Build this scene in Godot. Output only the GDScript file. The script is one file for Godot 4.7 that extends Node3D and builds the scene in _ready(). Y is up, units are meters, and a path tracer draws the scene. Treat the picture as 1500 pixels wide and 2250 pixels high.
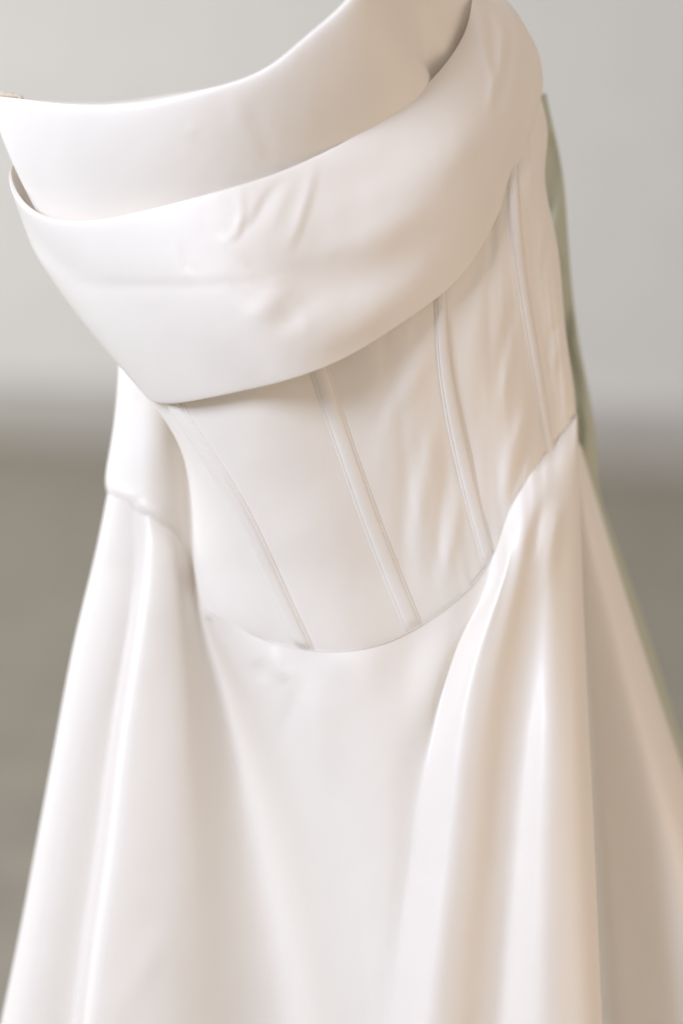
extends Node3D
# A satin wedding dress hanging in a bright room. Points of the cloth are written as Vector3(across, down, towards):
# across and down in units of 0.4 mm on the upright plane z = 0 through the dress, towards in cm out of that plane.

const UNIT := 0.0004
const DIST := 1.7
const PITCH := deg_to_rad(10.0)
var eye := Vector3(0.0, 1.2, DIST * cos(PITCH))
var cam_basis := Basis(Vector3.RIGHT, -PITCH)
var satin: StandardMaterial3D
var satin_thin: StandardMaterial3D
var shade_tone_mat: StandardMaterial3D
var lace_mat: StandardMaterial3D
var thread_mat: StandardMaterial3D
var press := 0.5
var bodice_net: Array = []
var drift := FastNoiseLite.new()


func _ready() -> void:
	# ---- camera
	var cam := Camera3D.new()
	cam.name = "camera"
	cam.transform = Transform3D(cam_basis, eye)
	var lens := CameraAttributesPhysical.new()
	lens.frustum_focal_length = 24.0 / (2.0 * (1125.0 * UNIT / DIST))
	lens.frustum_focus_distance = 1.655
	lens.exposure_aperture = 0.78
	lens.frustum_near = 0.05
	lens.frustum_far = 60.0
	cam.attributes = lens
	add_child(cam)
	cam.current = true
	# ---- environment: the room's own soft light
	var we := WorldEnvironment.new()
	we.name = "environment"
	var env := Environment.new()
	env.background_mode = Environment.BG_COLOR
	env.background_color = Color(0.475, 0.427, 0.397).linear_to_srgb()
	env.tonemap_mode = Environment.TONE_MAPPER_LINEAR
	env.tonemap_exposure = 1.09
	env.sdfgi_enabled = true
	env.ssao_enabled = true
	env.ssil_enabled = true
	we.environment = env
	add_child(we)
	# ---- the window light from the left, and the room's weak return light from the right
	var key := AreaLight3D.new()
	key.name = "window_light"
	key.area_size = Vector2(0.9, 1.2)
	key.light_color = Color(0.86, 0.907, 1.0)
	key.light_energy = 9.0
	key.area_range = 14.0
	key.area_attenuation = 2.0
	key.shadow_enabled = true
	add_child(key)
	key.look_at_from_position(Vector3(-2.05, 2.5, 1.7), Vector3(0.0, 0.9, 0.0))
	var far := AreaLight3D.new()  # added lamp to brighten the back wall; no window known there
	far.name = "added_wall_light"
	far.area_size = Vector2(1.4, 1.8)
	far.light_color = Color(0.95, 0.98, 1.0)
	far.light_energy = 19.0
	far.area_range = 14.0
	far.area_attenuation = 2.0
	far.shadow_enabled = true
	add_child(far)
	far.look_at_from_position(Vector3(-5.2, 1.9, -2.6), Vector3(0.6, 1.0, -6.2))
	var warm := AreaLight3D.new()
	warm.name = "floor_return_light"
	warm.area_size = Vector2(2.2, 2.0)
	warm.light_color = Color(1.0, 0.88, 0.77)
	warm.light_energy = 1.9
	warm.area_range = 14.0
	warm.area_attenuation = 2.0
	warm.shadow_enabled = true
	add_child(warm)
	warm.look_at_from_position(Vector3(1.9, 0.2, 0.7), Vector3(0.1, 1.0, 0.0))
	materials()
	backdrop()
	dress()


# ------------------------------------------------------------------ materials
func cloth_material(called: String, c: Color, rough: float, spec: float, weave: Texture2D, strength: float, thin: float) -> StandardMaterial3D:
	var m := StandardMaterial3D.new()
	m.resource_name = called
	m.albedo_color = c.linear_to_srgb()
	m.roughness = rough
	m.metallic_specular = spec
	m.cull_mode = BaseMaterial3D.CULL_DISABLED
	m.rim_enabled = true
	m.rim = 0.25
	m.rim_tint = 0.4
	if thin > 0.0:
		m.backlight_enabled = true
		m.backlight = Color(1.0, 0.88, 0.70) * thin
	if weave:
		m.heightmap_enabled = true
		m.heightmap_texture = weave
		m.heightmap_scale = strength
		m.uv1_scale = Vector3(1, 1, 1)
	return m


func materials() -> void:
	drift.seed = 11
	drift.noise_type = FastNoiseLite.TYPE_SIMPLEX_SMOOTH
	drift.frequency = 1.0
	drift.fractal_octaves = 2
	var n := FastNoiseLite.new()
	n.seed = 4
	n.frequency = 0.07
	n.fractal_octaves = 2
	var weave := NoiseTexture2D.new()
	weave.width = 512
	weave.height = 512
	weave.seamless = true
	weave.noise = n
	satin = cloth_material("ivory satin", Color(0.90, 0.845, 0.77), 0.38, 0.55, weave, 0.005, 0.16)
	satin_thin = cloth_material("ivory satin, one layer", Color(0.90, 0.845, 0.77), 0.38, 0.55, weave, 0.005, 0.32)
	shade_tone_mat = cloth_material("dress back in sage shade tone", Color(0.50, 0.52, 0.415), 0.7, 0.3, null, 0.0, 0.0)  # shade and lens fringe on the dress back, put into its colour
	lace_mat = cloth_material("cream lace", Color(0.74, 0.64, 0.49), 0.9, 0.2, null, 0.0, 0.0)
	thread_mat = cloth_material("ivory thread", Color(0.90, 0.85, 0.79), 0.5, 0.5, null, 0.0, 0.0)


func paint(called: String, c: Color, rough: float, vary: float, freq: float) -> StandardMaterial3D:
	var m := StandardMaterial3D.new()
	m.resource_name = called
	m.albedo_color = c.linear_to_srgb()
	m.roughness = rough
	m.metallic_specular = 0.4
	var n := FastNoiseLite.new()
	n.seed = 21
	n.frequency = freq
	n.fractal_octaves = 4
	var t := NoiseTexture2D.new()
	t.width = 512
	t.height = 512
	t.seamless = true
	t.noise = n
	var g := Gradient.new()
	g.set_color(0, Color(1.0 - vary, 1.0 - vary, 1.0 - vary))
	g.set_color(1, Color.WHITE)
	t.color_ramp = g
	m.albedo_texture = t
	m.uv1_triplanar = true
	m.uv1_world_triplanar = true
	m.uv1_scale = Vector3.ONE * 0.6
	return m


# ------------------------------------------------------------------ backdrop
func block(called: String, size: Vector3, at: Vector3, yaw: float, m: Material) -> MeshInstance3D:
	var b := BoxMesh.new()
	b.size = size
	var o := MeshInstance3D.new()
	o.name = called
	o.mesh = b
	o.material_override = m
	o.position = at
	o.rotation.y = yaw
	o.set_meta("kind", "structure")
	add_child(o, true)
	return o


func backdrop() -> void:
	var yaw := -deg_to_rad(20.0)
	var out := Vector3(0, 0, 1).rotated(Vector3.UP, yaw)
	var foot := Vector3(0, 0, eye.z - 8.2)
	block("wall", Vector3(20, 4.2, 0.12), foot + Vector3(0, 2.1, 0) - out * 0.06, yaw, paint("pale grey wall paint", Color(0.735, 0.715, 0.685), 0.9, 0.03, 0.01))
	var step_paint := paint("taupe tone step paint", Color(0.46, 0.43, 0.385), 0.7, 0.05, 0.01)  # added boards: stepped tones imitate the soft shading from wall to floor
	block("tone_step_board", Vector3(20, 0.17, 0.05), foot + Vector3(0, 0.085, 0) + out * 0.026, yaw, step_paint)
	block("tone_step_cap", Vector3(20, 0.10, 0.03), foot + Vector3(0, 0.221, 0) + out * 0.016, yaw, paint("pale taupe tone step paint", Color(0.56, 0.535, 0.50), 0.7, 0.05, 0.01))  # added strip, the lighter step of that painted gradient
	block("floor", Vector3(24, 0.1, 22), Vector3(0, -0.05, -2.5), 0.0, paint("taupe floor", Color(0.38, 0.352, 0.285), 0.6, 0.12, 0.012))


# ------------------------------------------------------------------ cloth building
func place(p: Vector3) -> Vector3:
	# (across, down, towards) to metres: along the sight line through the upright plane, out to the cloth's own depth
	var ray := cam_basis * Vector3((p.x - 750.0) * UNIT / DIST, (1125.0 - p.y) * UNIT / DIST, -1.0)
	var flare := 6.0 * pow(maxf(p.y - 1250.0, 0.0) / 1000.0, 1.3)  # the skirt stands out towards its hem
	return eye + ray * (((p.z + flare) * 0.01 - eye.z) / ray.z)


func solve_line(a: PackedVector3Array) -> PackedVector3Array:
	# the B-spline coefficients of the smooth curve through the points
	var c := a.duplicate()
	var n := a.size()
	for it in 40:
		var d := c.duplicate()
		for i in range(1, n - 1):
			d[i] = c[i] + a[i] - (c[i - 1] + 4.0 * c[i] + c[i + 1]) / 6.0
		c = d
	return c


func weights(f: float) -> PackedFloat32Array:
	var g := 1.0 - f
	return PackedFloat32Array([g * g * g / 6.0, (3.0 * f * f * f - 6.0 * f * f + 4.0) / 6.0, (-3.0 * f * f * f + 3.0 * f * f + 3.0 * f + 1.0) / 6.0, f * f * f / 6.0])


func coef(c: PackedVector3Array, i: int) -> Vector3:
	if i < 0:
		return 2.0 * c[0] - c[1]
	if i >= c.size():
		return 2.0 * c[c.size() - 1] - c[c.size() - 2]
	return c[i]


func along(c: PackedVector3Array, t: float) -> Vector3:
	var i := clampi(int(floor(t)), 0, c.size() - 2)
	var w := weights(t - i)
	return coef(c, i - 1) * w[0] + coef(c, i) * w[1] + coef(c, i + 1) * w[2] + coef(c, i + 2) * w[3]


func solve_net(cols: Array) -> Array:
	# cols[k] is a line of points from top to bottom; all lines have the same count
	var first: Array = []
	for c in cols:
		first.append(solve_line(PackedVector3Array(c)))
	var rows: int = first[0].size()
	var done: Array = []
	for c in first:
		done.append(c.duplicate())
	for r in rows:
		var line := PackedVector3Array()
		for c in first:
			line.append(c[r])
		line = solve_line(line)
		for k in first.size():
			done[k][r] = line[k]
	return done


func net_at(net: Array, s: float, t: float) -> Vector3:
	var line := PackedVector3Array()
	var i := clampi(int(floor(s)), 0, net.size() - 2)
	for k in range(i - 1, i + 3):
		var kk := clampi(k, 0, net.size() - 1)
		var p := along(net[kk], t)
		if k < 0:
			p = 2.0 * p - along(net[1], t)
		elif k >= net.size():
			p = 2.0 * p - along(net[net.size() - 2], t)
		line.append(p)
	var w := weights(s - i)
	return line[0] * w[0] + line[1] * w[1] + line[2] * w[2] + line[3] * w[3]


# a crease or a soft fold pressed in the cloth: pts run along it, high is its height in cm, wide its half width, step > 0 makes one side stand above the other
func crease(pts: Array, high: float, wide: float, step := 0.0) -> Dictionary:
	var lo := Vector2(1e9, 1e9)
	var hi := Vector2(-1e9, -1e9)
	for p in pts:
		lo = lo.min(p)
		hi = hi.max(p)
	return {"pts": PackedVector2Array(pts), "high": high * press, "wide": wide, "step": step * press, "lo": lo - Vector2.ONE * wide * 3.2, "hi": hi + Vector2.ONE * wide * 3.2}


func pressed(p: Vector3, creases: Array) -> float:
	var q := Vector2(p.x, p.y)
	var sum := 0.0
	for c: Dictionary in creases:
		if q.x < c.lo.x or q.y < c.lo.y or q.x > c.hi.x or q.y > c.hi.y:
			continue
		var pts: PackedVector2Array = c.pts
		var best := 1e9
		var side := 0.0
		var where := 0.0
		var n := pts.size() - 1
		for i in n:
			var a := pts[i]
			var ab := pts[i + 1] - a
			var f := clampf((q - a).dot(ab) / ab.length_squared(), 0.0, 1.0)
			var d := q.distance_to(a + ab * f)
			if d < best:
				best = d
				side = signf(ab.cross(q - a))
				where = (i + f) / n
		var taper := 1.0 if n == 0 else pow(maxf(sin(PI * clampf(where, 0.0, 1.0)), 0.0), 1.1)
		var x: float = best / c.wide
		var e := exp(-x * x)
		sum += taper * c.high * e
		if c.step != 0.0:
			sum += taper * c.step * side * x * exp(-x * x * 0.5)
	return sum


func sheet(net: Array, s0: float, s1: float, t0: float, t1: float, ns: int, nt: int, creases := [], wave := 0.03, ripple := 0.0, from_s := 0.0) -> ArrayMesh:
	var v := PackedVector3Array()
	var uv := PackedVector2Array()
	v.resize((ns + 1) * (nt + 1))
	uv.resize(v.size())
	for i in ns + 1:
		var s := lerpf(s0, s1, float(i) / ns)
		for j in nt + 1:
			var t := lerpf(t0, t1, float(j) / nt)
			var p := net_at(net, s, t)
			p.z += pressed(p, creases)
			if ripple != 0.0:
				p.z += ripple * smoothstep(from_s, from_s + 1.0, s) * drift.get_noise_2d(s * 1.5 + t * 0.25, t * 0.33 + 7.0)
			if wave != 0.0:
				p.z += wave * drift.get_noise_3d(p.x / 95.0, p.y / 150.0, p.z * 0.2)
			v[i * (nt + 1) + j] = place(p)
			uv[i * (nt + 1) + j] = Vector2(p.x, p.y) * UNIT / 0.05
	return grid_mesh(v, uv, ns, nt)


func grid_mesh(v: PackedVector3Array, uv: PackedVector2Array, ns: int, nt: int) -> ArrayMesh:
	var nm := PackedVector3Array()
	nm.resize(v.size())
	var w := nt + 1
	for i in ns + 1:
		for j in w:
			var a := v[mini(i + 1, ns) * w + j] - v[maxi(i - 1, 0) * w + j]
			var b := v[i * w + mini(j + 1, nt)] - v[i * w + maxi(j - 1, 0)]
			nm[i * w + j] = b.cross(a).normalized()
	var idx := PackedInt32Array()
	for i in ns:
		for j in nt:
			var k := i * w + j
			idx.append_array(PackedInt32Array([k, k + w, k + 1, k + 1, k + w, k + w + 1]))
	var arr := []
	arr.resize(Mesh.ARRAY_MAX)
	arr[Mesh.ARRAY_VERTEX] = v
	arr[Mesh.ARRAY_NORMAL] = nm
	arr[Mesh.ARRAY_TEX_UV] = uv
	arr[Mesh.ARRAY_INDEX] = idx
	var m := ArrayMesh.new()
	m.add_surface_from_arrays(Mesh.PRIMITIVE_TRIANGLES, arr)
	return m


func part(called: String, m: Mesh, mat: Material, parent: Node, label := "") -> MeshInstance3D:
	var o := MeshInstance3D.new()
	o.name = called
	o.mesh = m
	o.material_override = mat
	if label:
		o.set_meta("label", label)
	parent.add_child(o, true)
	return o


func cord(pts: PackedVector3Array, r: float, sides := 6) -> ArrayMesh:
	# a round cord through points in metres
	var v := PackedVector3Array()
	var uv := PackedVector2Array()
	for i in pts.size():
		var d := (pts[mini(i + 1, pts.size() - 1)] - pts[maxi(i - 1, 0)]).normalized()
		var x := d.cross(Vector3(0.1, 0.2, 1.0)).normalized()
		var y := x.cross(d)
		for k in sides + 1:
			var a := TAU * k / sides
			v.append(pts[i] + (x * cos(a) + y * sin(a)) * r)
			uv.append(Vector2(float(k) / sides, i * 0.1))
	return grid_mesh(v, uv, pts.size() - 1, sides)


# ------------------------------------------------------------------ the dress
func dress() -> void:
	var d := Node3D.new()
	d.name = "wedding_dress"
	d.set_meta("label", "strapless ivory satin wedding dress with draped neckline, boned bodice and pleated skirt")
	d.set_meta("category", "dress")
	add_child(d)
	bodice(d)
	neckline(d)
	drape(d)
	skirt(d)
	back(d)


func V(x: float, y: float, z: float) -> Vector3:
	return Vector3(x, y, z)


func bodice(d: Node3D) -> void:
	var cols := [
		[V(330, 640, -5), V(380, 780, -6), V(420, 900, -7), V(450, 1010, -7.5), V(455, 1140, -7.5), V(462, 1250, -7), V(475, 1345, -6)],
		[V(215, 640, -4), V(275, 790, -4), V(336, 885, -3.6), V(394, 980, -3), V(424, 1110, -3.2), V(437, 1240, -3), V(462, 1338, -2.6)],
		[V(250, 640, -0.6), V(312, 765, -0.3), V(372, 870, 0.5), V(446, 985, 1.3), V(528, 1120, 1.8), V(606, 1285, 1.6), V(672, 1426, 1.5)],
		[V(430, 600, 4.20), V(480, 730, 4.20), V(530, 850, 4.40), V(590, 980, 4.00), V(660, 1120, 3.40), V(730, 1280, 2.90), V(796, 1424, 2.60)],
		[V(630, 560, 3.80), V(665, 690, 3.80), V(698, 805, 3.80), V(740, 930, 3.40), V(794, 1085, 2.70), V(852, 1240, 2.00), V(910, 1382, 1.60)],
		[V(800, 520, 2.30), V(820, 640, 2.50), V(836, 745, 2.80), V(862, 890, 2.60), V(905, 1040, 1.90), V(955, 1190, 1.30), V(1004, 1310, 0.90)],
		[V(945, 430, -1.2), V(956, 545, -0.4), V(967, 655, 0.5), V(978, 805, 1.00), V(1008, 970, 0.40), V(1040, 1105, 0.10), V(1073, 1232, -0.20)],
		[V(1050, 320, -4.2), V(1058, 430, -3.4), V(1066, 540, -3.0), V(1080, 700, -1.6), V(1105, 880, -1.2), V(1130, 1010, -1.2), V(1150, 1110, -1.2)],
		[V(1118, 250, -6.0), V(1124, 360, -5.0), V(1130, 460, -3.90), V(1147, 615, -4.20), V(1175, 785, -4.40), V(1196, 915, -4.60), V(1212, 1010, -4.60)],
		[V(1170, 200, -9.0), V(1172, 300, -7.6), V(1178, 400, -6.20), V(1198, 550, -6.20), V(1222, 720, -6.20), V(1240, 860, -6.20), V(1248, 950, -6.20)],
		[V(1178, 190, -12), V(1202, 290, -10.2), V(1197, 400, -8.80), V(1224, 540, -8.80), V(1240, 710, -8.60), V(1259, 845, -8.40), V(1266, 930, -8.20)],
		[V(1150, 190, -14), V(1180, 290, -12), V(1180, 400, -12), V(1200, 540, -12), V(1215, 710, -12), V(1230, 845, -12), V(1240, 930, -12)],
	]
	for c: Array in cols:
		# tucked in behind the waist seam
		var last: Vector3 = c[6]
		c.append(last + (last - c[5]) * 0.3 - Vector3(0, 0, 0.7))
	var net := solve_net(cols)
	press = 1.15
	var soft := [
		crease([Vector2(960, 720), Vector2(930, 800), Vector2(862, 900), Vector2(838, 1040)], 0.16, 26),
		crease([Vector2(900, 780), Vector2(850, 870), Vector2(810, 960)], -0.12, 24),
		crease([Vector2(962, 900), Vector2(938, 1020), Vector2(924, 1140), Vector2(930, 1280)], 0.2, 20),
		crease([Vector2(905, 950), Vector2(890, 1080), Vector2(886, 1200), Vector2(900, 1320)], -0.16, 20),
		crease([Vector2(1008, 1060), Vector2(996, 1180), Vector2(975, 1290)], 0.18, 15),
		crease([Vector2(985, 980), Vector2(970, 1120), Vector2(955, 1270)], -0.16, 14),
		crease([Vector2(1142, 640), Vector2(1108, 740), Vector2(1096, 860)], -0.14, 13),
		crease([Vector2(1125, 740), Vector2(1110, 830), Vector2(1100, 930)], 0.14, 16),
		crease([Vector2(1164, 870), Vector2(1128, 980), Vector2(1106, 1120)], 0.22, 17),
		crease([Vector2(1178, 930), Vector2(1146, 1020), Vector2(1120, 1100)], -0.18, 9),
		crease([Vector2(1050, 620), Vector2(1040, 760), Vector2(1046, 900)], 0.12, 26),
		crease([Vector2(1165, 430), Vector2(1192, 500), Vector2(1185, 600), Vector2(1178, 680)], 0.16, 13),
		crease([Vector2(1212, 480), Vector2(1195, 570), Vector2(1180, 640)], -0.14, 10),
		crease([Vector2(1238, 690), Vector2(1205, 740), Vector2(1188, 790)], -0.16, 9),
		crease([Vector2(1240, 730), Vector2(1215, 790), Vector2(1205, 860)], 0.14, 10),
		crease([Vector2(500, 1230), Vector2(560, 1320), Vector2(600, 1390)], 0.08, 16),
		crease([Vector2(560, 1010), Vector2(600, 1100), Vector2(650, 1180)], -0.12, 60),
		crease([Vector2(700, 1050), Vector2(740, 1180), Vector2(800, 1300)], 0.12, 50),
	]
	press = 0.5
	bodice_net = net
	var seams := [0.0, 2.0, 4.0, 6.0, 8.0, 11.0]
	for k in 5:
		var p := part("bodice_panel", sheet(net, seams[k], seams[k + 1], 0.0, 7.0, 60, 170, soft, 0.03, 0.12, 4.2), satin_thin, d)
		if k == 0:
			p.set_meta("label", "brightly lit bodice panel at the left edge")
	var labels := ["boning channel running to the lowest point of the waist", "", "", ""]
	for k in 4:
		var c: float = seams[k + 1]
		var ch := part("boning_channel", channel_mesh(net, c, soft, 2.3 if k == 0 else 1.15, 1.25 if k == 0 else 1.0), satin_thin, d, labels[k])
		for s in [-1.0, 1.0]:
			part("stitching", stitch_mesh(net, c, s * (1.25 if k == 0 else 1.0), soft), thread_mat, ch).set_meta("kind", "stuff")


func bodice_depth(x: float, y: float) -> float:
	# how far out the bodice stands at that place
	var best := 1e9
	var z := 0.0
	for i in 101:
		for j in 41:
			var p := net_at(bodice_net, lerpf(1.0, 10.0, i / 100.0), lerpf(3.5, 7.0, j / 40.0))
			var e := absf(p.x - x) + absf(p.y - y)
			if e < best:
				best = e
				z = p.z
	return z


func on_net(net: Array, c: float, t: float, px: float, lift: float, creases: Array) -> Vector3:
	# the point px units across from the seam line c at height t, lifted off the cloth
	var p := net_at(net, c, t)
	var q := net_at(net, c + 0.02, t)
	var r := net_at(net, c - 0.02, t)
	var per := Vector2(q.x - r.x, q.y - r.y).length() / 0.04
	# width along the cloth, not across the sight
	var slope := (q.z - r.z) / 0.04 / 0.04
	per = sqrt(per * per + slope * slope)
	var a := net_at(net, c + px / per, t)
	a.z += pressed(a, creases)
	var b := net_at(net, c + px / per + 0.04, t)
	var e := net_at(net, c + px / per, minf(t + 0.05, 6.95))
	var o := net_at(net, c + px / per, minf(t + 0.05, 6.95) - 0.05)
	var out := (place(b) - place(net_at(net, c + px / per, t))).cross(place(e) - place(o)).normalized()
	if out.z < 0.0:
		out = -out
	return place(a) + out * lift * 0.01


func channel_mesh(net: Array, c: float, creases: Array, high: float, wide: float) -> ArrayMesh:
	var shape := [[-22.0, -0.02], [-20.5, 0.05], [-19.0, 0.075], [-17.5, 0.06], [-16.0, 0.055], [-14.0, 0.12], [-11.0, 0.18], [-5.0, 0.215], [0.0, 0.225], [5.0, 0.215], [11.0, 0.18], [14.0, 0.12], [16.0, 0.055], [17.5, 0.06], [19.0, 0.075], [20.5, 0.05], [22.0, -0.02]]
	var v := PackedVector3Array()
	var uv := PackedVector2Array()
	var rows := 130
	for e in shape:
		for j in rows + 1:
			var t := lerpf(0.0, 6.0, float(j) / rows)
			v.append(on_net(net, c, t, e[0] * wide, e[1] * high * (1.0 - 0.75 * smoothstep(5.8, 6.0, t)), creases))
			uv.append(Vector2(e[0], j * 8.0) * UNIT / 0.05)
	return grid_mesh(v, uv, shape.size() - 1, rows)


func stitch_mesh(net: Array, c: float, side: float, creases: Array) -> ArrayMesh:
	var st := SurfaceTool.new()
	var n := 230
	var first := true
	for k in n:
		var t0 := 6.0 * (k + 0.12) / n
		var t1 := 6.0 * (k + 0.82) / n
		var pts := PackedVector3Array()
		for f in [0.0, 0.5, 1.0]:
			pts.append(on_net(net, c, lerpf(t0, t1, f), side * 17.2, 0.05 + 0.02 * sin(PI * f), creases))
		st.append_from(cord(pts, 0.0002, 4), 0, Transform3D())
	return st.commit()


func neckline(d: Node3D) -> void:
	var cols := [
		[V(60, 232, -8.70), V(40, 215, -7.30), V(45, 232, -7.30), V(80, 350, -6.80), V(130, 480, -6.30), V(160, 560, -6.60)],
		[V(0, 235, -5.20), V(-22, 212, -4.30), V(-20, 230, -3.90), V(22, 345, -3.20), V(78, 460, -3.10), V(110, 540, -3.40)],
		[V(50, 240, -2.30), V(30, 217, -1.30), V(33, 235, -0.70), V(75, 350, -0.60), V(130, 490, -1.10), V(160, 570, -1.60)],
		[V(170, 250, 1.10), V(150, 230, 2.30), V(153, 248, 2.90), V(190, 360, 2.60), V(245, 500, 1.50), V(270, 580, 0.60)],
		[V(320, 245, 3.70), V(300, 227, 4.90), V(305, 246, 5.50), V(350, 355, 5.10), V(400, 480, 3.70), V(425, 560, 2.60)],
		[V(470, 215, 5.18), V(450, 198, 6.38), V(457, 217, 6.88), V(505, 315, 6.02), V(555, 432, 4.30), V(575, 510, 3.16)],
		[V(600, 170, 5.60), V(580, 153, 6.80), V(590, 173, 7.20), V(650, 265, 5.65), V(705, 380, 3.02), V(730, 450, 1.54)],
		[V(695, 92, 5.49), V(678, 77, 6.69), V(688, 97, 7.09), V(770, 190, 4.86), V(845, 305, 1.15), V(875, 370, -0.69)],
		[V(782, 10, 5.21), V(765, -5, 6.41), V(778, 15, 6.81), V(860, 100, 3.78), V(950, 215, -1.10), V(990, 280, -2.86)],
		[V(845, -80, 4.20), V(833, -95, 5.20), V(845, -75, 5.40), V(892, 20, 2.20), V(936, 140, -1.50), V(975, 220, -3.20)],
		[V(918, -100, 1.0), V(912, -112, 1.6), V(918, -90, 1.6), V(940, 15, 0.0), V(982, 130, -2.7), V(1010, 210, -4.6)],
		[V(985, -120, -1.0), V(982, -130, -0.8), V(985, -110, -0.8), V(1000, 10, -2.4), V(1020, 120, -4.4), V(1040, 200, -5.8)],
		[V(1060, -140, -4), V(1060, -150, -4), V(1060, -130, -4), V(1072, 0, -4.9), V(1082, 110, -6.6), V(1090, 190, -8)],
	]
	var net := solve_net(cols)
	var soft := [
		crease([Vector2(490, 205), Vector2(530, 270), Vector2(570, 320), Vector2(590, 350)], 0.22, 20),
		crease([Vector2(540, 215), Vector2(575, 290), Vector2(600, 340)], -0.18, 20),
		crease([Vector2(410, 270), Vector2(430, 300)], 0.08, 14),
		crease([Vector2(830, 120), Vector2(890, 190)], 0.1, 18),
	]
	part("neckline_band", sheet(net, 0.0, 12.0, 0.0, 5.0, 190, 90, soft), satin, d)


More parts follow.
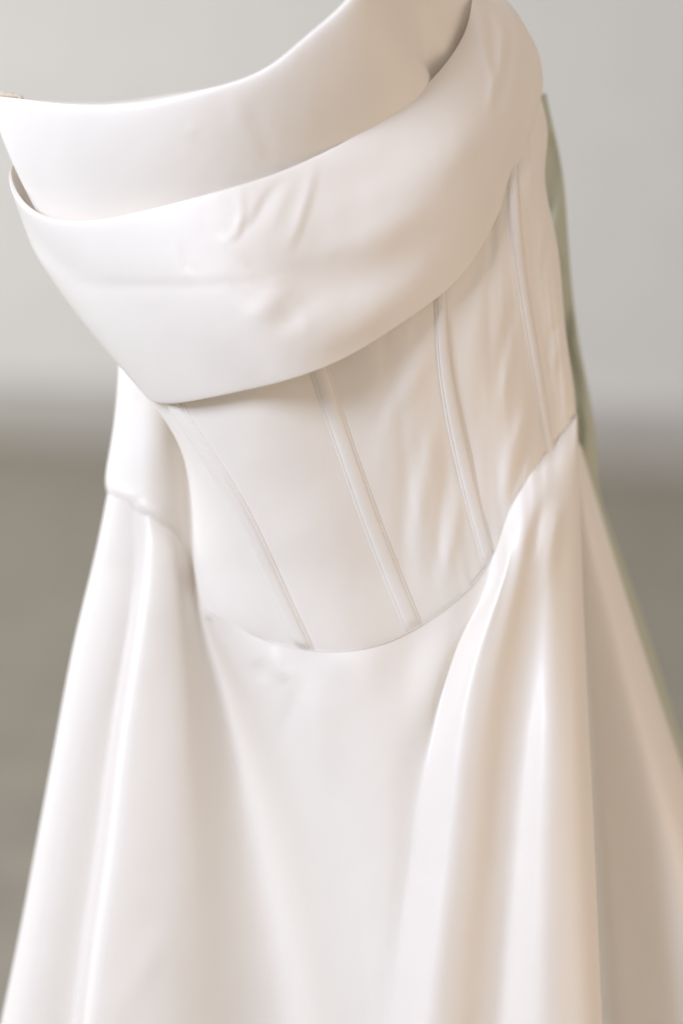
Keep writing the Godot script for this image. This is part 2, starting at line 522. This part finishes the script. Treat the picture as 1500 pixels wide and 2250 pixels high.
func drape(d: Node3D) -> void:
	# lines from the inside of the rim, over the rim, down the face, round the lower edge and back under
	var cols := [
		[V(90, 470, -9), V(60, 380, -9), V(50, 340, -9), V(70, 400, -9), V(110, 520, -9), V(160, 610, -8), V(240, 720, -7), V(340, 830, -6), V(360, 850, -6), V(360, 830, -6)],
		[V(70, 470, -6), V(38, 400, -5.4), V(24, 380, -5), V(26, 420, -4.6), V(64, 525, -4.4), V(106, 602, -3.6), V(190, 718, -3), V(292, 838, -1.6), V(322, 868, -1.6), V(330, 850, -2.4)],
		[V(100, 520, -2.6), V(74, 462, -2.0), V(58, 452, -1.4), V(62, 480, -0.8), V(122, 562, -0.4), V(172, 627, 0.4), V(246, 738, 1.0), V(338, 862, 1.6), V(358, 880, 1.0), V(360, 858, 0.2)],
		[V(200, 545, 0.6), V(172, 502, 1.4), V(160, 487, 2.2), V(166, 508, 2.8), V(214, 575, 3.2), V(262, 630, 3.75), V(334, 738, 4.2), V(418, 856, 4.6), V(438, 872, 4.0), V(440, 850, 3.0)],
		[V(335, 530, 3.4), V(312, 486, 4.2), V(300, 469, 5.0), V(306, 490, 5.6), V(344, 565, 5.9), V(384, 626, 6.25), V(452, 738, 6.5), V(530, 838, 6.5), V(548, 850, 5.9), V(550, 828, 4.8)],
		[V(505, 490, 5.00), V(490, 442, 5.80), V(480, 424, 6.60), V(486, 445, 7.20), V(512, 545, 7.60), V(534, 620, 7.80), V(582, 718, 8.00), V(634, 812, 7.70), V(648, 825, 7.10), V(650, 802, 5.90)],
		[V(640, 445, 3.70), V(628, 396, 4.60), V(620, 379, 5.40), V(627, 400, 6.10), V(652, 505, 6.70), V(682, 592, 6.40), V(722, 682, 6.90), V(756, 766, 6.30), V(766, 776, 5.70), V(762, 752, 4.30)],
		[V(780, 380, 1.30), V(768, 332, 2.30), V(760, 314, 3.10), V(768, 335, 3.90), V(792, 450, 4.80), V(822, 542, 4.80), V(852, 632, 4.60), V(878, 696, 3.90), V(886, 702, 3.30), V(880, 680, 2.10)],
		[V(900, 300, -1.20), V(888, 254, 0.00), V(880, 237, 0.80), V(890, 258, 1.60), V(922, 372, 2.50), V(942, 462, 2.40), V(962, 542, 1.90), V(984, 616, 1.00), V(990, 622, 0.40), V(980, 602, -0.80)],
		[V(985, 215, -3.30), V(973, 176, -2.10), V(965, 160, -1.30), V(977, 182, -0.60), V(1012, 292, 0.00), V(1032, 372, -0.20), V(1048, 452, -0.80), V(1062, 514, -1.70), V(1066, 522, -2.30), V(1056, 505, -3.50)],
		[V(1030, 130, -4.8), V(1024, 92, -3.6), V(1019, 78, -2.8), V(1034, 100, -2.4), V(1076, 212, -2.6), V(1097, 285, -3.0), V(1108, 350, -3.5), V(1117, 398, -4.2), V(1119, 406, -4.8), V(1110, 390, -5.60)],
		[V(1040, 60, -5.6), V(1038, 28, -4.0), V(1036, 12, -3.2), V(1054, 30, -3.0), V(1110, 112, -4.4), V(1138, 182, -5.2), V(1152, 240, -5.80), V(1163, 282, -6.20), V(1164, 290, -6.80), V(1156, 276, -7.60)],
		[V(1036, 0, -8.00), V(1036, -24, -7.0), V(1038, -40, -6.0), V(1062, -26, -6.0), V(1122, 24, -7.2), V(1158, 76, -8.0), V(1184, 130, -8.40), V(1192, 176, -8.50), V(1191, 186, -8.90), V(1182, 176, -9.50)],
		[V(1020, -50, -11), V(1020, -70, -11), V(1020, -84, -11), V(1040, -70, -11), V(1090, -20, -12), V(1130, 40, -12), V(1160, 110, -12), V(1172, 176, -12), V(1170, 186, -12), V(1165, 176, -12)],
	]
	for c: Array in cols:
		c[1] = (c[1] as Vector3).lerp(c[2], 0.45)
		c[3] = (c[3] as Vector3).lerp(c[2], 0.4)
		c[7] = (c[7] as Vector3).lerp(c[8], 0.35)
	var net := solve_net(cols)
	press = 1.0
	var soft := [
		# the pressed fold line across the middle and the swell above it
		crease([Vector2(110, 618), Vector2(240, 625), Vector2(400, 626), Vector2(560, 618), Vector2(660, 640)], -0.06, 15, -0.04),
		crease([Vector2(520, 640), Vector2(640, 585), Vector2(800, 530), Vector2(940, 465), Vector2(1060, 380)], 0.27, 40),
		crease([Vector2(560, 690), Vector2(700, 655), Vector2(860, 590), Vector2(1010, 480)], -0.29, 44),
		crease([Vector2(640, 780), Vector2(760, 730), Vector2(880, 655), Vector2(970, 580)], 0.2, 36),
		crease([Vector2(640, 410), Vector2(780, 400), Vector2(900, 330), Vector2(1010, 240)], -0.14, 46),
		# sharp little creases near the middle
		crease([Vector2(528, 400), Vector2(534, 470), Vector2(522, 515), Vector2(490, 535)], 0.09, 9, 0.06),
		crease([Vector2(625, 385), Vector2(585, 435), Vector2(555, 490), Vector2(510, 528)], -0.10, 12, 0.05),
		crease([Vector2(696, 350), Vector2(678, 425), Vector2(655, 500), Vector2(630, 560)], 0.12, 12, 0.06),
		crease([Vector2(650, 390), Vector2(615, 450), Vector2(590, 515)], 0.07, 15),
		crease([Vector2(475, 515), Vector2(515, 548), Vector2(550, 590)], 0.09, 12),
		crease([Vector2(395, 530), Vector2(412, 585), Vector2(450, 618)], -0.06, 11, 0.03),
		crease([Vector2(600, 605), Vector2(612, 645), Vector2(575, 680), Vector2(525, 705)], 0.17, 28),
		crease([Vector2(505, 625), Vector2(540, 655), Vector2(560, 690)], -0.08, 20),
		crease([Vector2(590, 730), Vector2(640, 700), Vector2(700, 650)], -0.18, 26),
		crease([Vector2(640, 650), Vector2(665, 690), Vector2(680, 740)], 0.08, 22),
		# gathers at the end of the drape
		crease([Vector2(1050, 10), Vector2(1058, 100), Vector2(1082, 170), Vector2(1075, 260)], 0.17, 11),
		crease([Vector2(1072, 10), Vector2(1082, 90), Vector2(1092, 165)], -0.17, 11),
		crease([Vector2(1080, 10), Vector2(1106, 70), Vector2(1096, 160), Vector2(1066, 250)], 0.17, 12),
		crease([Vector2(1120, 40), Vector2(1115, 150), Vector2(1080, 290)], -0.14, 20),
	]
	part("draped_fold", sheet(net, 0.0, 13.0, 0.0, 9.0, 300, 190, soft), satin, d)


func skirt(d: Node3D) -> void:
	# lines from the waist seam downwards
	var cols := [
		[V(300, 1080, -13), V(280, 1230, -13), V(240, 1420, -13), V(190, 1640, -13), V(150, 1860, -13), V(110, 2080, -13), V(70, 2380, -13)],
		[V(238, 1084, -10), V(207, 1235, -10.2), V(163, 1420, -10.2), V(121, 1640, -10.2), V(80, 1860, -10.2), V(38, 2080, -10.2), V(-25, 2380, -10.2)],
		[V(258, 1092, -7.4), V(236, 1235, -7.6), V(196, 1420, -7.6), V(154, 1640, -7.6), V(116, 1860, -7.4), V(78, 2080, -7.2), V(25, 2380, -7)],
		[V(292, 1106, -6.8), V(285, 1235, -6.9), V(255, 1420, -7.0), V(218, 1640, -7.2), V(188, 1860, -7.1), V(154, 2080, -6.9), V(112, 2380, -6.7)],
		[V(300, 1117, -6.50), V(304, 1238, -6.60), V(280, 1420, -6.90), V(246, 1640, -7.00), V(220, 1860, -6.80), V(190, 2080, -6.50), V(154, 2380, -6.30)],
		[V(320, 1124, -6.20), V(324, 1238, -5.40), V(300, 1420, -5.20), V(266, 1640, -5.10), V(240, 1860, -4.70), V(210, 2080, -4.20), V(174, 2380, -3.80)],
		[V(336, 1138, -6.1), V(340, 1245, -4.6), V(326, 1425, -4.4), V(298, 1640, -4.2), V(276, 1860, -3.7), V(252, 2080, -3.2), V(224, 2380, -2.8)],
		[V(385, 1172, -6.95), V(392, 1270, -5.2), V(390, 1440, -4.9), V(380, 1640, -4.5), V(370, 1860, -4.0), V(356, 2080, -3.5), V(338, 2380, -3.0)],
		[V(418, 1240, -7.8), V(424, 1320, -6.8), V(436, 1460, -6.6), V(448, 1650, -6.4), V(458, 1860, -5.9), V(464, 2080, -5.4), V(470, 2380, -5.0)],
		[V(438, 1300, -5.6), V(452, 1370, -6.0), V(488, 1490, -7.4), V(534, 1670, -8.4), V(574, 1870, -8.4), V(610, 2080, -8.0), V(648, 2380, -7.6)],
		[V(464, 1342, -2.3), V(494, 1410, -2.8), V(550, 1525, -2.9), V(612, 1690, -2.8), V(660, 1880, -2.7), V(700, 2090, -2.6), V(745, 2380, -2.5)],
		[V(560, 1394, 0.0), V(590, 1450, 0.0), V(636, 1550, 0.3), V(684, 1700, .6), V(722, 1890, .7), V(756, 2090, .8), V(796, 2380, .9)],
		[V(672, 1428, 1.7), V(690, 1475, 1.8), V(720, 1570, 2.1), V(754, 1715, 2.3), V(780, 1900, 2.5), V(802, 2090, 2.7), V(828, 2380, 2.9)],
		[V(796, 1426, 3.15), V(804, 1474, 3.1), V(818, 1570, 3.2), V(830, 1715, 3.3), V(838, 1900, 3.4), V(842, 2090, 3.5), V(846, 2380, 3.6)],
		[V(896, 1390, 3.15), V(896, 1452, 3.3), V(890, 1560, 3.4), V(880, 1700, 3.5), V(866, 1890, 3.6), V(850, 2080, 3.6), V(830, 2380, 3.6)],
		[V(990, 1328, 2.5), V(982, 1400, 2.8), V(956, 1520, 3.2), V(924, 1680, 3.45), V(894, 1880, 3.65), V(868, 2080, 3.8), V(838, 2380, 3.9)],
		[V(1070, 1240, 1.2), V(1058, 1320, 2.0), V(1000, 1440, 3.3), V(954, 1650, 3.75), V(920, 1870, 4.1), V(892, 2080, 4.4), V(858, 2380, 4.7)],
		[V(1104, 1160, 0.86), V(1099, 1262, 2.37), V(1041, 1420, 3.86), V(990, 1640, 4.90), V(960, 1870, 5.51), V(932, 2080, 6.00), V(898, 2380, 6.49)],
		[V(1122, 1112, 0.44), V(1122, 1230, 2.56), V(1070, 1420, 4.34), V(1022, 1640, 5.49), V(996, 1870, 6.20), V(970, 2080, 6.80), V(938, 2380, 7.38)],
		[V(1140, 1080, -0.06), V(1142, 1210, 2.31), V(1098, 1420, 4.02), V(1060, 1640, 5.05), V(1038, 1870, 5.78), V(1015, 2080, 6.38), V(988, 2380, 6.97)],
		[V(1156, 1052, -0.64), V(1158, 1195, 1.83), V(1120, 1420, 3.34), V(1088, 1640, 4.18), V(1070, 1870, 4.90), V(1052, 2080, 5.48), V(1028, 2380, 6.03)],
		[V(1170, 1030, -1.31), V(1172, 1180, 1.30), V(1140, 1420, 2.74), V(1112, 1640, 3.50), V(1096, 1870, 4.23), V(1082, 2080, 4.80), V(1060, 2380, 5.35)],
		[V(1186, 1010, -2.05), V(1190, 1165, 0.74), V(1172, 1420, 2.31), V(1150, 1640, 3.19), V(1132, 1870, 3.98), V(1118, 2080, 4.60), V(1098, 2380, 5.18)],
		[V(1200, 994, -2.88), V(1204, 1155, 0.24), V(1196, 1420, 2.43), V(1182, 1640, 3.86), V(1168, 1870, 4.82), V(1158, 2080, 5.59), V(1144, 2380, 6.31)],
		[V(1216, 974, -3.79), V(1220, 1145, -0.39), V(1216, 1420, 2.30), V(1212, 1640, 4.20), V(1204, 1870, 5.32), V(1198, 2080, 6.21), V(1190, 2380, 7.05)],
		[V(1236, 950, -4.78), V(1240, 1140, -1.23), V(1242, 1420, 1.59), V(1245, 1640, 3.62), V(1245, 1870, 4.81), V(1244, 2080, 5.74), V(1244, 2380, 6.61)],
		[V(1256, 926, -5.85), V(1262, 1135, -2.38), V(1268, 1420, 0.42), V(1274, 1640, 2.52), V(1280, 1870, 3.73), V(1286, 2080, 4.67), V(1296, 2380, 5.52)],
		[V(1267, 912, -7.00), V(1274, 1130, -3.94), V(1284, 1420, -1.32), V(1294, 1640, 0.80), V(1304, 1870, 1.98), V(1313, 2080, 2.86), V(1326, 2380, 3.64)],
		[V(1264, 912, -8.30), V(1271, 1130, -5.24), V(1281, 1420, -2.62), V(1291, 1640, -0.50), V(1301, 1870, 0.68), V(1310, 2080, 1.56), V(1323, 2380, 2.34)],
		[V(1251, 912, -10.00), V(1258, 1130, -6.94), V(1268, 1420, -4.32), V(1278, 1640, -2.20), V(1288, 1870, -1.02), V(1297, 2080, -0.14), V(1310, 2380, 0.64)],
	]
	for c: Array in cols:
		# the waist seam lies on the bodice
		var top: Vector3 = c[0]
		if top.x > 463.0 and top.x < 1262.0:
			c[0] = Vector3(top.x, top.y, bodice_depth(top.x, top.y) + 0.10)
			if top.x < 1090.0:
				c[1].z = minf(c[1].z, c[0].z + 0.5)
				c[2].z = minf(c[2].z, c[0].z + 1.7)
	var net := solve_net(cols)
	var soft := [
		crease([Vector2(672, 1450), Vector2(690, 1560), Vector2(696, 1700), Vector2(700, 1960)], 0.26, 40),
		crease([Vector2(668, 1480), Vector2(640, 1560), Vector2(612, 1660)], -0.14, 18),
		crease([Vector2(600, 1420), Vector2(612, 1470), Vector2(630, 1500)], 0.2, 14),
		crease([Vector2(560, 1450), Vector2(585, 1500)], -0.15, 18),
		crease([Vector2(760, 1500), Vector2(790, 1800), Vector2(800, 2200)], -0.15, 55),
		crease([Vector2(250, 2260), Vector2(330, 2110), Vector2(370, 2010)], 0.1, 30),
		crease([Vector2(1200, 1080), Vector2(1180, 1160), Vector2(1165, 1240)], -0.3, 14),
		crease([Vector2(1240, 1080), Vector2(1215, 1180), Vector2(1195, 1300)], 0.3, 18),
	]
	var cuts := [0.0, 8.0, 12.0, 16.0, 29.0]
	var names := ["skirt panel at the left with two bright fold ridges", "", "", "pleated skirt panel with two tall bright folds on the right"]
	for k in 4:
		part("skirt_panel", sheet(net, cuts[k], cuts[k + 1], 0.0, 6.0, int((cuts[k + 1] - cuts[k]) * 17), 150, soft), satin_thin, d, names[k])
	# the fine piped edge where skirt meets bodice
	var seam := PackedVector3Array()
	for i in 241:
		var p := net_at(net, lerpf(1.0, 27.0, i / 240.0), 0.0)
		seam.append(place(p + Vector3(0, 0.0, 0.04)))
	part("waist_seam", cord(seam, 0.0004, 6), satin_thin, d)
	# the back of the skirt behind the pleat
	var rear := [
		[V(1180, 960, -12.00), V(1190, 1150, -12.00), V(1200, 1400, -11.60), V(1210, 1640, -11.20), V(1220, 1870, -11.00), V(1230, 2080, -10.80), V(1240, 2380, -10.60)],
		[V(1230, 960, -11.0), V(1244, 1150, -9.6), V(1266, 1400, -8.4), V(1284, 1640, -7.6), V(1300, 1870, -7.0), V(1316, 2080, -6.6), V(1336, 2380, -6.2)],
		[V(1256, 960, -10.8), V(1276, 1120, -9.0), V(1304, 1380, -7.6), V(1332, 1620, -6.6), V(1360, 1860, -6.0), V(1386, 2080, -5.6), V(1420, 2380, -5.2)],
		[V(1266, 965, -11.2), V(1294, 1120, -9.6), V(1342, 1370, -7.6), V(1388, 1610, -6.2), V(1436, 1850, -5.4), V(1480, 2080, -4.8), V(1540, 2380, -4.4)],
		[V(1272, 975, -12.0), V(1308, 1120, -11.2), V(1372, 1360, -9.4), V(1436, 1600, -8.0), V(1504, 1840, -7.0), V(1568, 2080, -6.2), V(1650, 2380, -5.6)],
		[V(1276, 985, -14.00), V(1316, 1120, -13.90), V(1388, 1350, -13.60), V(1466, 1590, -13.80), V(1546, 1830, -14.00), V(1628, 2080, -14.00), V(1726, 2380, -14.00)],
		[V(1260, 985, -17.00), V(1290, 1120, -18.00), V(1350, 1350, -19.00), V(1420, 1590, -20.00), V(1490, 1830, -21.00), V(1560, 2080, -22.00), V(1650, 2380, -23.00)],
	]
	part("back_skirt_panel", sheet(solve_net(rear), 0.0, 6.0, 0.0, 6.0, 90, 110), satin_thin, d, "shaded skirt panel behind the right pleat")


func back(d: Node3D) -> void:
	# the blurred side panel of the bodice at the left
	var side := [
		[V(310, 780, -14), V(300, 880, -14), V(290, 980, -14), V(285, 1060, -14), V(290, 1110, -14)],
		[V(262, 780, -10.4), V(256, 880, -10.4), V(243, 980, -10.2), V(232, 1055, -10), V(240, 1094, -10)],
		[V(290, 780, -8), V(288, 880, -7.8), V(280, 980, -7.4), V(272, 1060, -7.2), V(274, 1100, -7.2)],
		[V(335, 780, -7.2), V(338, 880, -7), V(336, 980, -6.6), V(330, 1070, -6.2), V(330, 1130, -6)],
		[V(370, 780, -7.8), V(378, 880, -7.8), V(384, 980, -7.8), V(386, 1090, -7.4), V(388, 1176, -7)],
		[V(395, 780, -8.6), V(405, 900, -8.8), V(412, 1010, -8.8), V(418, 1140, -8.4), V(424, 1260, -7.8)],
		[V(430, 780, -8), V(440, 900, -8), V(450, 1010, -8), V(455, 1150, -7.6), V(462, 1310, -6.8)],
	]
	var soft := [
		crease([Vector2(300, 1100), Vector2(340, 1125), Vector2(390, 1170)], 0.2, 10),
		crease([Vector2(236, 1060), Vector2(262, 1078), Vector2(300, 1100)], 0.25, 12),
	]
	for c: Array in side:
		var last: Vector3 = c[4]
		c.append(last + (last - c[3]) * 0.5 - Vector3(0, 0, 0.8))
	part("side_panel", sheet(solve_net(side), 0.0, 6.0, 0.0, 5.0, 90, 90, soft), satin_thin, d, "softly blurred bodice side panel at the left")
	# back edge at the right, its shade and colour fringe painted sage grey
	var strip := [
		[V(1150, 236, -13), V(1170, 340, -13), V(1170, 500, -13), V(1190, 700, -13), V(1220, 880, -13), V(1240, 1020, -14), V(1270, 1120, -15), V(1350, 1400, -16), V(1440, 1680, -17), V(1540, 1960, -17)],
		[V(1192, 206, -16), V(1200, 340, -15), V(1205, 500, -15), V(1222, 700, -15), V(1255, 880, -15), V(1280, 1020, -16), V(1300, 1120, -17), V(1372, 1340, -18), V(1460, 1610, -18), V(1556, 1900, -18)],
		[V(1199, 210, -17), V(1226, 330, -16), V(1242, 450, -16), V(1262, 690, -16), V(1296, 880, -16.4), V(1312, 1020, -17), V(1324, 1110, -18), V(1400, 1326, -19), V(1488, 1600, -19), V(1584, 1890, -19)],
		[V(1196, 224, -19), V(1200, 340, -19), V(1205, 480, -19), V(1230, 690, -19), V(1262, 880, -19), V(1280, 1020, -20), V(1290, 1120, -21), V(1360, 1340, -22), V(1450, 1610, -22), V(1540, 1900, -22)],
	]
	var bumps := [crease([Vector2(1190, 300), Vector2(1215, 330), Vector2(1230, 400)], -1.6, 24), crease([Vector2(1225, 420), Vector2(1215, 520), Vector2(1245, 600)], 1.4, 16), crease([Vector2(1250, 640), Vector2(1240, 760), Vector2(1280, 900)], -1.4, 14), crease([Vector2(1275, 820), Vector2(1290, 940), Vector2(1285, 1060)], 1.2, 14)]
	part("back_panel", sheet(solve_net(strip), 0.0, 3.0, 0.0, 9.0, 30, 150, bumps), shade_tone_mat, d, "back of the dress past its right side, shade and fringe painted sage grey")
	# the back neckline, just showing over the front one
	var rim := [
		[V(-80, 260, -14), V(100, 250, -15), V(250, 252, -16), V(400, 232, -16.5), V(540, 200, -17), V(700, 120, -17)],
		[V(-80, 222, -14), V(100, 224, -15), V(250, 226, -16), V(400, 205, -16.5), V(540, 176, -17), V(700, 80, -17)],
		[V(-80, 236, -14.8), V(100, 238, -15.8), V(250, 240, -16.8), V(400, 220, -17.3), V(540, 190, -17.8), V(700, 100, -17.8)],
	]
	part("back_neckline", sheet(solve_net(rim), 0.0, 2.0, 0.0, 5.0, 12, 60), satin, d)
	var loop := PackedVector3Array()
	for i in 25:
		var f := i / 24.0
		loop.append(place(V(lerpf(-50, 48, f), 206 + 14.0 * f * f + sin(f * 40.0) * 1.0, -9.0)))
	part("hanging_loop", cord(loop, 0.0042, 8), lace_mat, d, "small cream lace loop behind the neckline")
